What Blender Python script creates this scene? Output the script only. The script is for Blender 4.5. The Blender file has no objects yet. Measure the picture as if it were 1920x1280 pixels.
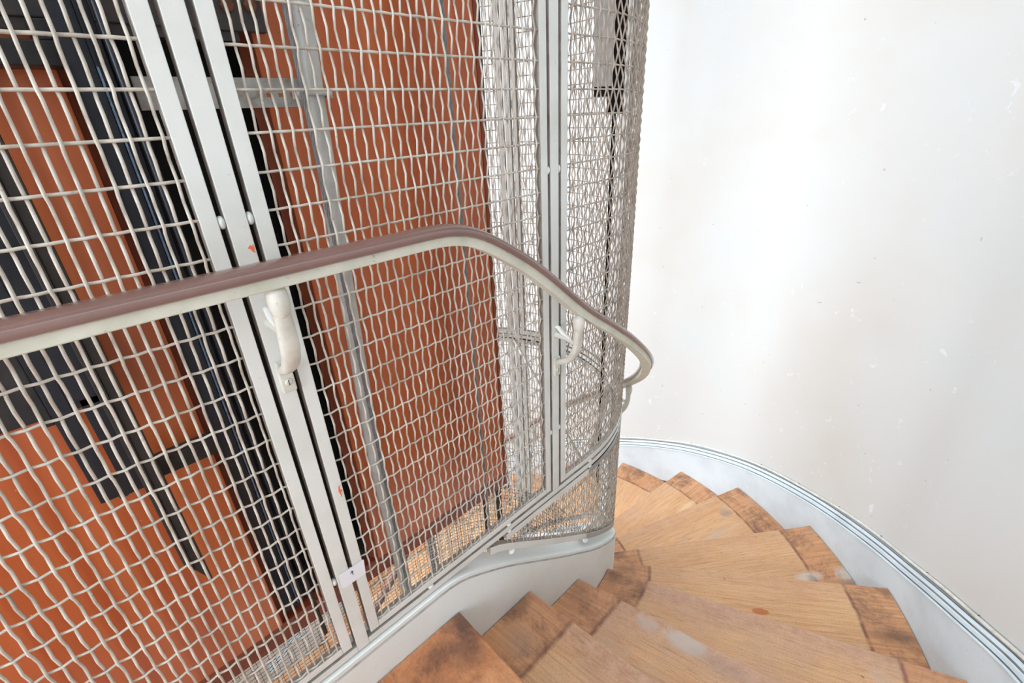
import bpy, bmesh, math, random
from mathutils import Vector, Matrix
random.seed(7)
PI = math.pi
rad = math.radians
sc = bpy.context.scene
COL = sc.collection

# ---------------------------------------------------------------- camera
cam_d = bpy.data.cameras.new('camera')
cam = bpy.data.objects.new('camera', cam_d)
COL.objects.link(cam)
Mx = ((0.71958946, 0.33184951, -0.60997288), (-0.69294391, 0.28631529, -0.66170408), (-0.04494161, 0.89883228, 0.43598256))
cam.matrix_world = Matrix(Mx).to_4x4()
cam_d.sensor_width = 36.0
cam_d.lens = 873.1 / 1920 * 36.0
cam_d.clip_start = 0.02
sc.camera = cam

# ---------------------------------------------------------------- light and exposure
sc.view_settings.view_transform = 'Standard'
sc.view_settings.look = 'None'
sc.view_settings.gamma = 1
sc.view_settings.exposure = 0.87
world = bpy.data.worlds.new('daylight')
sc.world = world
world.use_nodes = True
bg = world.node_tree.nodes['Background']
bg.inputs[0].default_value = (0.85, 0.93, 1.0, 1)
bg.inputs[1].default_value = 1.35


def area(name, loc, target, size, power, color):
    l = bpy.data.lights.new(name, 'AREA')
    l.shape = 'RECTANGLE'
    l.size, l.size_y = size
    l.energy = power
    l.color = color
    o = bpy.data.objects.new(name, l)
    COL.objects.link(o)
    o.location = loc
    d = Vector(target) - Vector(loc)
    o.rotation_euler = d.to_track_quat('-Z', 'Y').to_euler()
    return o


area('top_fill', (0.6, 1.2, 4.9), (0.6, 1.2, 0), (3.6, 3.0), 16, (0.85, 0.93, 1.0))  # added overhead fill at the open stairwell top; no skylight built
area('landing_fill', (-2.15, 0.1, -0.1), (2.2, 0.2, -1.1), (0.9, 1.8), 40, (0.85, 0.93, 1.0))  # added fill from the landing end; no window behind it
area('far_fill', (-2.15, 2.4, 0.2), (2.2, 2.2, -0.1), (0.9, 2.0), 50, (0.82, 0.92, 1.0))  # added light for a supposed unseen window beyond the cage
area('stair_fill', (0.9, 2.93, -0.7), (1.5, 0.0, -1.3), (1.7, 1.8), 50, (0.85, 0.93, 1.0))  # added fill across the stairs to even out the wall; no window there
area('lower_fill', (0.75, 2.93, -2.0), (1.6, 1.2, -2.4), (1.2, 0.8), 26, (0.85, 0.93, 1.0))  # added fill brightening the lower walls; no window built

# ---------------------------------------------------------------- materials
def new_mat(name):
    m = bpy.data.materials.new(name)
    m.use_nodes = True
    nt = m.node_tree
    return m, nt, nt.nodes['Principled BSDF']


def N(nt, typ, **kw):
    n = nt.nodes.new(typ)
    for k, v in kw.items():
        setattr(n, k, v)
    return n


def ramp(nt, fac, stops):
    r = N(nt, 'ShaderNodeValToRGB')
    els = r.color_ramp.elements
    els[0].position, els[0].color = stops[0][0], (*stops[0][1], 1)
    els[1].position, els[1].color = stops[-1][0], (*stops[-1][1], 1)
    for p, c in stops[1:-1]:
        e = els.new(p)
        e.color = (*c, 1)
    nt.links.new(fac, r.inputs[0])
    return r.outputs[0]


def mixc(nt, fac, a, b, blend='MIX'):
    m = N(nt, 'ShaderNodeMix', data_type='RGBA', blend_type=blend)
    for sock, v in ((m.inputs[0], fac), (m.inputs[6], a), (m.inputs[7], b)):
        if hasattr(v, 'is_linked') or hasattr(v, 'links'):
            nt.links.new(v, sock)
        else:
            sock.default_value = v if not isinstance(v, tuple) else (*v[:3], 1)
    return m.outputs[2]


def noise(nt, vec, scale, detail=4, rough=0.55, dist=0.0):
    n = N(nt, 'ShaderNodeTexNoise')
    n.inputs['Scale'].default_value = scale
    n.inputs['Detail'].default_value = detail
    n.inputs['Roughness'].default_value = rough
    n.inputs['Distortion'].default_value = dist
    if vec is not None:
        nt.links.new(vec, n.inputs['Vector'])
    return n.outputs['Fac']


def srgb(r, g, b):
    f = lambda c: (c / 255 / 12.92) if c <= 10 else ((c / 255 + 0.055) / 1.055) ** 2.4
    return (f(r), f(g), f(b))


def paint(name, base, dirt=None, rough=0.45, amount=0.35, speck=0.0, metallic=0.0, scale=14, bump=0.02):
    m, nt, b = new_mat(name)
    tc = N(nt, 'ShaderNodeTexCoord')
    v = tc.outputs['Object']
    n1 = noise(nt, v, scale, 5)
    dirt = dirt or tuple(c * 0.75 for c in base)
    f = N(nt, 'ShaderNodeMapRange')
    f.inputs[1].default_value, f.inputs[2].default_value = 0.42, 0.75
    f.inputs[4].default_value = amount
    nt.links.new(n1, f.inputs[0])
    c = mixc(nt, f.outputs[0], base, dirt)
    if speck:
        n2 = noise(nt, v, 130, 2)
        g = N(nt, 'ShaderNodeMapRange')
        g.inputs[1].default_value, g.inputs[2].default_value = 0.69, 0.74
        g.inputs[4].default_value = speck
        nt.links.new(n2, g.inputs[0])
        c = mixc(nt, g.outputs[0], c, tuple(x * 0.35 for x in dirt))
    nt.links.new(c, b.inputs['Base Color'])
    b.inputs['Roughness'].default_value = rough
    b.inputs['Metallic'].default_value = metallic
    if bump:
        bp = N(nt, 'ShaderNodeBump')
        bp.inputs['Strength'].default_value = 0.25
        bp.inputs['Distance'].default_value = bump * 0.05
        nt.links.new(noise(nt, v, 60, 4), bp.inputs['Height'])
        nt.links.new(bp.outputs[0], b.inputs['Normal'])
    return m


M = {}
M['frame'] = paint('grey_white_paint', srgb(230, 233, 230), srgb(200, 203, 194), 0.4, 0.5, 0.35, scale=9)
M['groove'] = paint('dark_groove', srgb(150, 154, 156), srgb(96, 98, 100), 0.8, 0.7, 0, scale=12)
M['shade_grime'] = paint('shaded_grimy_paint', srgb(172, 170, 164), srgb(116, 110, 102), 0.7, 0.8, 0.3, scale=24)  # grime plus occlusion shade, both put into the colour
M['wire_old'] = paint('grimy_wire_paint', srgb(200, 191, 179), srgb(132, 118, 102), 0.55, 0.8, 0.3, scale=30)
M['wire'] = paint('wire_paint', srgb(212, 207, 196), srgb(150, 138, 122), 0.45, 0.75, 0.3, scale=22)
M['stringer'] = paint('inner_stringer_paint', srgb(238, 243, 242), srgb(216, 220, 212), 0.6, 0.6, 0.2, scale=4)
M['outer'] = paint('outer_stringer_paint', srgb(226, 240, 249), srgb(196, 208, 216), 0.52, 0.6, 0.3, scale=5)
M['bar'] = paint('rail_bar_paint', srgb(222, 224, 210), srgb(176, 180, 158), 0.45, 0.55, 0.4, scale=18)
M['cast'] = paint('cast_bracket_paint', srgb(224, 223, 214), srgb(168, 165, 146), 0.4, 0.5, 0.3, scale=30)
M['sunlit_cast'] = paint('sunlit_white_paint', srgb(245, 245, 242), None, 0.5, 0.1)
M['cap'] = paint('brown_handrail', srgb(132, 100, 92), srgb(108, 80, 72), 0.2, 0.6, 0, scale=7, bump=0.0)
M['cap'].node_tree.nodes['Principled BSDF'].inputs['Coat Weight'].default_value = 0.6
M['cap'].node_tree.nodes['Principled BSDF'].inputs['Coat Roughness'].default_value = 0.12
M['black'] = paint('black_steel', srgb(34, 36, 41), srgb(66, 64, 62), 0.4, 0.6, 0.0, scale=25)
M['blueblack'] = paint('oiled_rail_steel', srgb(44, 49, 58), srgb(28, 30, 34), 0.32, 0.5, 0.0, 0.3, scale=25)
M['darkgrey'] = paint('dark_grey_steel', srgb(60, 58, 56), srgb(38, 37, 36), 0.6, 0.6, 0, scale=30)
M['plate'] = paint('worn_dark_plate', srgb(62, 60, 63), srgb(96, 76, 64), 0.5, 0.6, 0.0, scale=26)
M['rust'] = paint('rusty_bolt', srgb(120, 72, 44), srgb(60, 40, 30), 0.7, 0.6, 0, scale=90)
M['bright'] = paint('edge_highlight', srgb(130, 160, 190), srgb(70, 90, 120), 0.25, 0.8, 0, 0.6, scale=60)
M['galv'] = paint('galvanised_paint', srgb(206, 208, 204), srgb(160, 162, 156), 0.42, 0.7, 0.5, scale=16)
M['strap'] = paint('rusted_painted_strap', srgb(176, 180, 176), srgb(128, 92, 66), 0.55, 0.75, 0.5, scale=34)
M['hole'] = paint('dark_void', srgb(14, 14, 14), None, 0.9, 0.1, bump=0)
M['net'] = paint('black_netting', srgb(30, 28, 26), None, 0.7, 0.1, bump=0)
M['paper'] = paint('white_paper', srgb(236, 239, 246), None, 0.7, 0.06, bump=0)
M['ink'] = paint('dark_ink', srgb(52, 50, 72), None, 0.8, 0.1, bump=0)
M['tape'] = paint('orange_tape', srgb(236, 128, 84), srgb(216, 100, 60), 0.7, 0.5, 0, bump=0, scale=120)
M['cablewhite'] = paint('white_cable', srgb(236, 234, 226), srgb(196, 192, 180), 0.5, 0.6, 0, bump=0, scale=30)
M['underfloor'] = paint('lift_floor', srgb(60, 50, 44), None, 0.8, 0.3)

M['rope'] = paint('steel_rope', srgb(150, 152, 154), srgb(96, 96, 98), 0.45, 0.6, 0, 0.3, scale=60)

# orange lift car laminate
m, nt, b = new_mat('orange_lift_laminate')
tc = N(nt, 'ShaderNodeTexCoord')
mp = N(nt, 'ShaderNodeMapping')
mp.inputs['Scale'].default_value = (22, 22, 0.35)
nt.links.new(tc.outputs['Object'], mp.inputs[0])
n = noise(nt, mp.outputs[0], 1.0, 4)
c = ramp(nt, n, [(0.3, srgb(176, 83, 42)), (0.7, srgb(208, 112, 65))])  # upright reflections painted as darker and lighter stripes
n2 = noise(nt, tc.outputs['Object'], 90, 2)
g = N(nt, 'ShaderNodeMapRange')
g.inputs[1].default_value, g.inputs[2].default_value = 0.76, 0.79
nt.links.new(n2, g.inputs[0])
c = mixc(nt, g.outputs[0], c, srgb(226, 170, 120))
nt.links.new(c, b.inputs['Base Color'])
b.inputs['Roughness'].default_value = 0.3
M['orange'] = m
M['orangeband'] = paint('brown_base_band', srgb(136, 60, 34), srgb(90, 40, 24), 0.4, 0.6)
M['orangeedge'] = paint('brown_red_edge', srgb(138, 72, 50), srgb(112, 56, 38), 0.35, 0.5)

# plaster
m, nt, b = new_mat('old_white_plaster')
tc = N(nt, 'ShaderNodeTexCoord')
v = tc.outputs['Object']
big = noise(nt, v, 1.3, 4)
c = ramp(nt, big, [(0.3, srgb(220, 224, 225)), (0.5, srgb(222, 222, 220)), (0.75, srgb(219, 215, 209))])
chip = noise(nt, v, 16, 6, 0.62, 0.6)
area_m = noise(nt, v, 1.6, 2)
am = N(nt, 'ShaderNodeMapRange')
am.inputs[1].default_value, am.inputs[2].default_value = 0.47, 0.56
nt.links.new(area_m, am.inputs[0])
ch = N(nt, 'ShaderNodeMapRange')
ch.inputs[1].default_value, ch.inputs[2].default_value = 0.645, 0.665
nt.links.new(chip, ch.inputs[0])
cm = N(nt, 'ShaderNodeMath', operation='MULTIPLY')
nt.links.new(am.outputs[0], cm.inputs[0])
nt.links.new(ch.outputs[0], cm.inputs[1])
c = mixc(nt, cm.outputs[0], c, srgb(236, 236, 240))
sp = noise(nt, v, 34, 2, 0.5)
sm = N(nt, 'ShaderNodeMapRange')
sm.inputs[1].default_value, sm.inputs[2].default_value = 0.755, 0.78
sm.inputs[4].default_value = 0.7
nt.links.new(sp, sm.inputs[0])
c = mixc(nt, sm.outputs[0], c, srgb(170, 168, 162))
nt.links.new(c, b.inputs['Base Color'])
b.inputs['Roughness'].default_value = 0.75
ad = N(nt, 'ShaderNodeMath', operation='MULTIPLY_ADD')
nt.links.new(noise(nt, v, 7, 5), ad.inputs[0])
ad.inputs[1].default_value = 0.35
nt.links.new(cm.outputs[0], ad.inputs[2])
bp = N(nt, 'ShaderNodeBump')
bp.inputs['Strength'].default_value = 0.35
bp.inputs['Distance'].default_value = 0.004
nt.links.new(ad.outputs[0], bp.inputs['Height'])
nt.links.new(bp.outputs[0], b.inputs['Normal'])
M['plaster'] = m

# worn oak: uv 'dist' = distance to outer / inner stringer, uv 'grain' = along / across the nosing
m, nt, b = new_mat('worn_oak')
ud = N(nt, 'ShaderNodeUVMap', uv_map='dist')
ug = N(nt, 'ShaderNodeUVMap', uv_map='grain')
sx = N(nt, 'ShaderNodeSeparateXYZ')
nt.links.new(ud.outputs[0], sx.inputs[0])
mp = N(nt, 'ShaderNodeMapping')
mp.inputs['Scale'].default_value = (4.0, 120.0, 1)
nt.links.new(ug.outputs[0], mp.inputs[0])
fine = noise(nt, mp.outputs[0], 1.0, 6, 0.6, 0.3)
mp2 = N(nt, 'ShaderNodeMapping')
mp2.inputs['Scale'].default_value = (1.6, 9.0, 1)
nt.links.new(ug.outputs[0], mp2.inputs[0])
wide = noise(nt, mp2.outputs[0], 1.0, 3, 0.5, 0.8)
c_f = ramp(nt, fine, [(0.28, srgb(190, 134, 92)), (0.5, srgb(230, 180, 132)), (0.72, srgb(243, 204, 160))])
c_w = ramp(nt, wide, [(0.3, srgb(220, 166, 118)), (0.7, srgb(243, 200, 152))])
base = mixc(nt, 0.4, c_f, c_w)
# orange patches of old varnish
big = noise(nt, ug.outputs[0], 3.2, 5, 0.6, 0.4)
vf = N(nt, 'ShaderNodeMapRange')
vf.inputs[1].default_value, vf.inputs[2].default_value = 0.45, 0.68
vf.inputs[4].default_value = 0.38
nt.links.new(big, vf.inputs[0])
base = mixc(nt, vf.outputs[0], base, srgb(212, 150, 94))
# grey whitish abrasion
pw = noise(nt, ug.outputs[0], 5.1, 4, 0.55, 0.2)
pf = N(nt, 'ShaderNodeMapRange')
pf.inputs[1].default_value, pf.inputs[2].default_value = 0.60, 0.72
pf.inputs[4].default_value = 0.5
nt.links.new(pw, pf.inputs[0])
base = mixc(nt, pf.outputs[0], base, srgb(214, 196, 180))
# foot-worn pinkish strip behind the nosing
un = N(nt, 'ShaderNodeUVMap', uv_map='nose')
sn = N(nt, 'ShaderNodeSeparateXYZ')
nt.links.new(un.outputs[0], sn.inputs[0])
na = N(nt, 'ShaderNodeMath', operation='MULTIPLY_ADD')
nt.links.new(noise(nt, ug.outputs[0], 6, 4), na.inputs[0])
na.inputs[1].default_value = 0.16
nt.links.new(sn.outputs[0], na.inputs[2])
nf = N(nt, 'ShaderNodeMapRange')
nf.inputs[1].default_value, nf.inputs[2].default_value = 0.10, 0.20
nf.inputs[3].default_value, nf.inputs[4].default_value = 0.85, 0.0
nt.links.new(na.outputs[0], nf.inputs[0])
worn = ramp(nt, noise(nt, ug.outputs[0], 30, 6, 0.7), [(0.3, srgb(176, 128, 104)), (0.55, srgb(204, 160, 134)), (0.8, srgb(222, 186, 160))])
nw = N(nt, 'ShaderNodeMath', operation='MULTIPLY')
nt.links.new(nf.outputs[0], nw.inputs[0]); nt.links.new(sn.outputs[1], nw.inputs[1])
base = mixc(nt, nw.outputs[0], base, worn)
# greyish pink scuffing over the whole board where it is walked on most
sw = N(nt, 'ShaderNodeMapRange')
sw.inputs[1].default_value, sw.inputs[2].default_value = 0.38, 0.62
sw.inputs[4].default_value = 0.5
nt.links.new(noise(nt, ug.outputs[0], 4.4, 5, 0.6), sw.inputs[0])
sw2 = N(nt, 'ShaderNodeMath', operation='MULTIPLY')
nt.links.new(sw.outputs[0], sw2.inputs[0]); nt.links.new(sn.outputs[1], sw2.inputs[1])
base = mixc(nt, sw2.outputs[0], base, srgb(204, 166, 144))
# dark pores
mp3 = N(nt, 'ShaderNodeMapping')
mp3.inputs['Scale'].default_value = (14.0, 260.0, 1)
nt.links.new(ug.outputs[0], mp3.inputs[0])
pr = N(nt, 'ShaderNodeMapRange')
pr.inputs[1].default_value, pr.inputs[2].default_value = 0.56, 0.70
pr.inputs[4].default_value = 0.55
nt.links.new(noise(nt, mp3.outputs[0], 1.0, 3, 0.6), pr.inputs[0])
base = mixc(nt, pr.outputs[0], base, srgb(150, 104, 74))
sk = ramp(nt, noise(nt, ug.outputs[0], 190, 4, 0.75), [(0.3, (0.62, 0.58, 0.55)), (0.5, (0.97, 0.97, 0.97)), (0.72, (1.14, 1.13, 1.12))])
base = mixc(nt, 0.55, base, sk, 'MULTIPLY')
# border bands
wob = noise(nt, ug.outputs[0], 14, 3)
def band(src, width):
    a = N(nt, 'ShaderNodeMath', operation='MULTIPLY_ADD')
    nt.links.new(wob, a.inputs[0])
    a.inputs[1].default_value = 0.012
    nt.links.new(src, a.inputs[2])
    r = N(nt, 'ShaderNodeMapRange')
    r.inputs[1].default_value, r.inputs[2].default_value = width, width + 0.006
    r.inputs[3].default_value, r.inputs[4].default_value = 1.0, 0.0
    nt.links.new(a.outputs[0], r.inputs[0])
    s = N(nt, 'ShaderNodeMath', operation='SUBTRACT')
    nt.links.new(a.outputs[0], s.inputs[0])
    s.inputs[1].default_value = width + 0.003
    ab = N(nt, 'ShaderNodeMath', operation='ABSOLUTE')
    nt.links.new(s.outputs[0], ab.inputs[0])
    l = N(nt, 'ShaderNodeMapRange')
    l.inputs[1].default_value, l.inputs[2].default_value = 0.002, 0.011
    l.inputs[3].default_value, l.inputs[4].default_value = 1.0, 0.0
    nt.links.new(ab.outputs[0], l.inputs[0])
    return r.outputs[0], l.outputs[0]
b1, l1 = band(sx.outputs[0], 0.172)
b2, l2 = band(sx.outputs[1], 0.156)
mx1 = N(nt, 'ShaderNodeMath', operation='MAXIMUM')
nt.links.new(b1, mx1.inputs[0]); nt.links.new(b2, mx1.inputs[1])
mx2 = N(nt, 'ShaderNodeMath', operation='MAXIMUM')
nt.links.new(l1, mx2.inputs[0]); nt.links.new(l2, mx2.inputs[1])
bn = N(nt, 'ShaderNodeMath', operation='MULTIPLY')
nt.links.new(mx1.outputs[0], bn.inputs[0]); bn.inputs[1].default_value = 0.66
oranged = ramp(nt, noise(nt, mp.outputs[0], 0.8, 6, 0.7, 0.5), [(0.25, srgb(160, 104, 72)), (0.5, srgb(208, 144, 98)), (0.75, srgb(234, 184, 140))])
base = mixc(nt, bn.outputs[0], base, oranged)
# dark old grime inside the bands
gr = noise(nt, ug.outputs[0], 7.5, 9, 0.78, 0.4)
gf = N(nt, 'ShaderNodeMapRange')
gf.inputs[1].default_value, gf.inputs[2].default_value = 0.48, 0.68
nt.links.new(gr, gf.inputs[0])
gm = N(nt, 'ShaderNodeMath', operation='MULTIPLY')
nt.links.new(gf.outputs[0], gm.inputs[0]); nt.links.new(mx1.outputs[0], gm.inputs[1])
base = mixc(nt, gm.outputs[0], base, srgb(118, 82, 66))
ln = N(nt, 'ShaderNodeMath', operation='MULTIPLY')
nt.links.new(mx2.outputs[0], ln.inputs[0])
lr = N(nt, 'ShaderNodeMapRange')
lr.inputs[1].default_value, lr.inputs[2].default_value = 0.35, 0.6
lr.inputs[3].default_value, lr.inputs[4].default_value = 0.3, 0.85
nt.links.new(noise(nt, ug.outputs[0], 22, 3), lr.inputs[0])
nt.links.new(lr.outputs[0], ln.inputs[1])
base = mixc(nt, ln.outputs[0], base, srgb(122, 78, 62))
# old dark varnish on unworn boards (wear near zero)
dv = N(nt, 'ShaderNodeMapRange')
dv.inputs[1].default_value, dv.inputs[2].default_value = 0.15, 0.30
dv.inputs[3].default_value, dv.inputs[4].default_value = 0.75, 0.0
nt.links.new(sn.outputs[1], dv.inputs[0])
dark = ramp(nt, noise(nt, ug.outputs[0], 9, 9, 0.82, 0.3), [(0.36, srgb(96, 62, 52)), (0.46, srgb(168, 104, 66)), (0.62, srgb(214, 146, 98))])
base = mixc(nt, dv.outputs[0], base, dark)
# small dark knots / nail marks
kn = noise(nt, ug.outputs[0], 26, 1, 0.4)
kf = N(nt, 'ShaderNodeMapRange')
kf.inputs[1].default_value, kf.inputs[2].default_value = 0.79, 0.83
kf.inputs[4].default_value = 0.6
nt.links.new(kn, kf.inputs[0])
base = mixc(nt, kf.outputs[0], base, srgb(112, 84, 68))
nt.links.new(base, b.inputs['Base Color'])
b.inputs['Roughness'].default_value = 0.48
bp = N(nt, 'ShaderNodeBump')
bp.inputs['Strength'].default_value = 0.25
bp.inputs['Distance'].default_value = 0.002
nt.links.new(fine, bp.inputs['Height'])
nt.links.new(bp.outputs[0], b.inputs['Normal'])
M['oak'] = m

# ---------------------------------------------------------------- mesh helpers
class MB:
    def __init__(self):
        self.v, self.f = [], []

    def add(self, vs, fs):
        o = len(self.v)
        self.v += [tuple(p) for p in vs]
        self.f += [tuple(i + o for i in f) for f in fs]
        return self

    def box(self, x0, x1, y0, y1, z0, z1):
        x0, x1 = min(x0, x1), max(x0, x1); y0, y1 = min(y0, y1), max(y0, y1); z0, z1 = min(z0, z1), max(z0, z1)
        vs = [(x, y, z) for z in (z0, z1) for y in (y0, y1) for x in (x0, x1)]
        return self.add(vs, [(0, 2, 3, 1), (4, 5, 7, 6), (0, 1, 5, 4), (2, 6, 7, 3), (0, 4, 6, 2), (1, 3, 7, 5)])

    def rings(self, rings, closed_ring=True, cap=True):
        n = len(rings[0]); vs = [p for r in rings for p in r]; fs = []
        for i in range(len(rings) - 1):
            for j in range(n if closed_ring else n - 1):
                k = (j + 1) % n
                fs.append((i * n + j, i * n + k, (i + 1) * n + k, (i + 1) * n + j))
        if cap and closed_ring:
            fs.append(tuple(range(n - 1, -1, -1)))
            fs.append(tuple((len(rings) - 1) * n + j for j in range(n)))
        return self.add(vs, fs)

    def tube(self, pts, r, n=8, cap=True):
        pts = [Vector(p) for p in pts]
        rs = r if isinstance(r, (list, tuple)) else [r] * len(pts)
        rings = []
        ref = None
        for i, p in enumerate(pts):
            t = (pts[min(i + 1, len(pts) - 1)] - pts[max(i - 1, 0)]).normalized()
            if ref is None:
                ref = Vector((0, 0, 1)) if abs(t.z) < 0.9 else Vector((1, 0, 0))
            u = (ref - t * ref.dot(t)).normalized()
            ref = u
            w = t.cross(u)
            rings.append([p + (u * math.cos(2 * PI * j / n) + w * math.sin(2 * PI * j / n)) * rs[i] for j in range(n)])
        return self.rings(rings, True, cap)

    def ball(self, c, r, sx=1, sy=1, sz=1, nu=10, nv=6):
        vs = [(c[0], c[1], c[2] - r * sz)]
        for i in range(1, nv):
            a = -PI / 2 + PI * i / nv
            for j in range(nu):
                t = 2 * PI * j / nu
                vs.append((c[0] + r * sx * math.cos(a) * math.cos(t), c[1] + r * sy * math.cos(a) * math.sin(t), c[2] + r * sz * math.sin(a)))
        vs.append((c[0], c[1], c[2] + r * sz))
        fs = []
        for j in range(nu):
            k = (j + 1) % nu
            fs.append((0, 1 + k, 1 + j))
            for i in range(nv - 2):
                a = 1 + i * nu
                fs.append((a + j, a + k, a + nu + k, a + nu + j))
            fs.append((len(vs) - 1, 1 + (nv - 2) * nu + j, 1 + (nv - 2) * nu + k))
        return self.add(vs, fs)

    def build(self, name, mat, parent=None, smooth=False, bevel=0.0):
        me = bpy.data.meshes.new(name)
        me.from_pydata(self.v, [], self.f)
        me.update()
        me.materials.append(mat)
        if len(me.polygons) < 9000:
            bm = bmesh.new(); bm.from_mesh(me)
            bmesh.ops.recalc_face_normals(bm, faces=bm.faces)
            bm.to_mesh(me); bm.free()
        if smooth:
            me.polygons.foreach_set('use_smooth', [True] * len(me.polygons))
        o = bpy.data.objects.new(name, me)
        COL.objects.link(o)
        if parent:
            o.parent = parent
            o.matrix_parent_inverse = Matrix.Translation(-parent.location)
        if bevel:
            md = o.modifiers.new('bevel', 'BEVEL')
            md.width = bevel
            md.segments = 2
            md.limit_method = 'ANGLE'
            md.angle_limit = rad(40)
        return o


def tag(o, label=None, cat=None, group=None, kind=None):
    if label: o['label'] = label
    if cat: o['category'] = cat
    if group: o['group'] = group
    if kind: o['kind'] = kind
    return o


def thing(name, loc, label, cat, group=None):
    o = bpy.data.objects.new(name, None)
    o.empty_display_size = 0.05
    COL.objects.link(o)
    o.location = loc
    return tag(o, label, cat, group)


class Path:
    """Stadium plan: straight along +X (s = x), then a half circle, then straight back."""
    def __init__(self, cx, cy, r):
        self.cx, self.cy, self.r = cx, cy, r
        self.end = cx + PI * r

    def s(self, deg):
        return self.cx + self.r * rad(deg)

    def at(self, s, off=0.0):
        if s <= self.cx:
            p, t, n = (s, self.cy - self.r), (1, 0), (0, -1)
        elif s < self.end:
            a = (s - self.cx) / self.r
            n = (math.sin(a), -math.cos(a)); t = (math.cos(a), math.sin(a))
            p = (self.cx + self.r * n[0], self.cy + self.r * n[1])
        else:
            p, t, n = (self.cx - (s - self.end), self.cy + self.r), (-1, 0), (0, 1)
        return Vector((p[0] + n[0] * off, p[1] + n[1] * off, 0)), Vector((*t, 0)), Vector((*n, 0))

    def samples(self, s0, s1, step=0.03, straight=0.25):
        out = [s0]
        s = s0
        while s < s1 - 1e-6:
            inarc = self.cx - 1e-6 <= s < self.end - 1e-6
            nxt = s + (step if inarc else straight)
            for brk in (self.cx, self.end):
                if s < brk - 1e-6 < nxt:
                    nxt = brk
            s = min(nxt, s1)
            out.append(s)
        return out


def interp(tab):
    def f(s):
        if s <= tab[0][0]: return tab[0][1]
        for (a, za), (b_, zb) in zip(tab, tab[1:]):
            if s <= b_:
                return za + (zb - za) * (s - a) / (b_ - a)
        (a, za), (b_, zb) = tab[-2], tab[-1]
        return zb + (zb - za) / (b_ - a) * (s - b_)
    return f


def smooth_tab(tab, w=0.05):
    f = interp(tab)
    return lambda s: sum(f(s + w * k / 4) * c for k, c in zip(range(-4, 5), (1, 2, 3, 4, 5, 4, 3, 2, 1))) / 25


def sweep(mb, path, ss, zf, prof, perp=False, cap=True):
    """prof: closed list of (off, h)."""
    rings = []
    for s in ss:
        z = zf(s)
        ring = []
        if perp:
            d = (zf(s + 0.01) - zf(s - 0.01)) / 0.02
            L = math.hypot(1, d)
            for off, h in prof:
                p, t, n = path.at(s, off)
                q = p - t * (d / L) * h
                ring.append((q.x, q.y, z + h / L))
        else:
            for off, h in prof:
                p, t, n = path.at(s, off)
                ring.append((p.x, p.y, z + h))
        rings.append(ring)
    mb.rings(rings, True, cap)
    return mb


INNER = Path(0.950, 1.302, 0.612)     # stair-side face of the inner stringer
OUTER = Path(0.904, 1.242, 1.704)     # stair-side face of the wall stringer
RISE = 0.1725
L0 = -1.1405
ZTOP = 0.9

# ---------------------------------------------------------------- setting: walls, floor
WOFF = 0.036
def wall_strip(name, s0, s1):
    mb = MB()
    ss = OUTER.samples(s0, s1, 0.06, 0.4)
    sweep(mb, OUTER, ss, lambda s: 0.0, [(WOFF, -3.9), (WOFF, 5.0), (WOFF + 0.15, 5.0), (WOFF + 0.15, -3.9)])
    o = mb.build(name, M['plaster'])
    tag(o, kind='structure')
    # smooth only for the curve
    o.data.polygons.foreach_set('use_smooth', [True] * len(o.data.polygons))
    md = o.modifiers.new('es', 'EDGE_SPLIT'); md.split_angle = rad(30)
    return o
wall_strip('wall_right', -2.2, OUTER.cx)
wall_strip('wall_back', OUTER.cx, OUTER.end)
wall_strip('wall_left', OUTER.end, OUTER.end + OUTER.cx + 2.2)
tag(MB().box(-2.35, -2.2, -0.65, 3.14, -3.9, 5.0).build('wall_front', M['plaster']), kind='structure')
flr = MB().box(-2.4, 2.9, -0.7, 3.2, -3.98, -3.9).build('floor', M['oak'])
me = flr.data
for nm in ('dist', 'grain', 'nose'):
    uv = me.uv_layers.new(name=nm)
    for l in me.loops:
        co = me.vertices[l.vertex_index].co
        uv.data[l.index].uv = (1.0, 1.0) if nm != 'grain' else (co.x, co.y)
tag(flr, kind='structure')

# ---------------------------------------------------------------- stair nosings
inner_s = {0: 0.399, 1: 0.655, 2: 0.896}
for k, a in {3: 16.0, 4: 32.5, 5: 50.5, 6: 68, 7: 84.5, 8: 100, 9: 117, 10: 134, 11: 151, 12: 167}.items():
    inner_s[k] = INNER.s(a)
inner_s[13] = INNER.end + 0.05; inner_s[14] = INNER.end + 0.30; inner_s[15] = INNER.end + 0.55; inner_s[16] = INNER.end + 0.80
outer_s = {0: 0.399, 1: 0.770}
for k, a in {2: 8.3, 3: 22.8, 4: 38.2, 5: 54.6, 6: 71.2, 7: 85.3, 8: 100.9, 9: 117, 10: 133, 11: 149, 12: 163, 13: 175}.items():
    outer_s[k] = OUTER.s(a)
outer_s[14] = OUTER.end + 0.18; outer_s[15] = OUTER.end + 0.48; outer_s[16] = OUTER.end + 0.75
GAP = 0.0028


TI = {}


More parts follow.
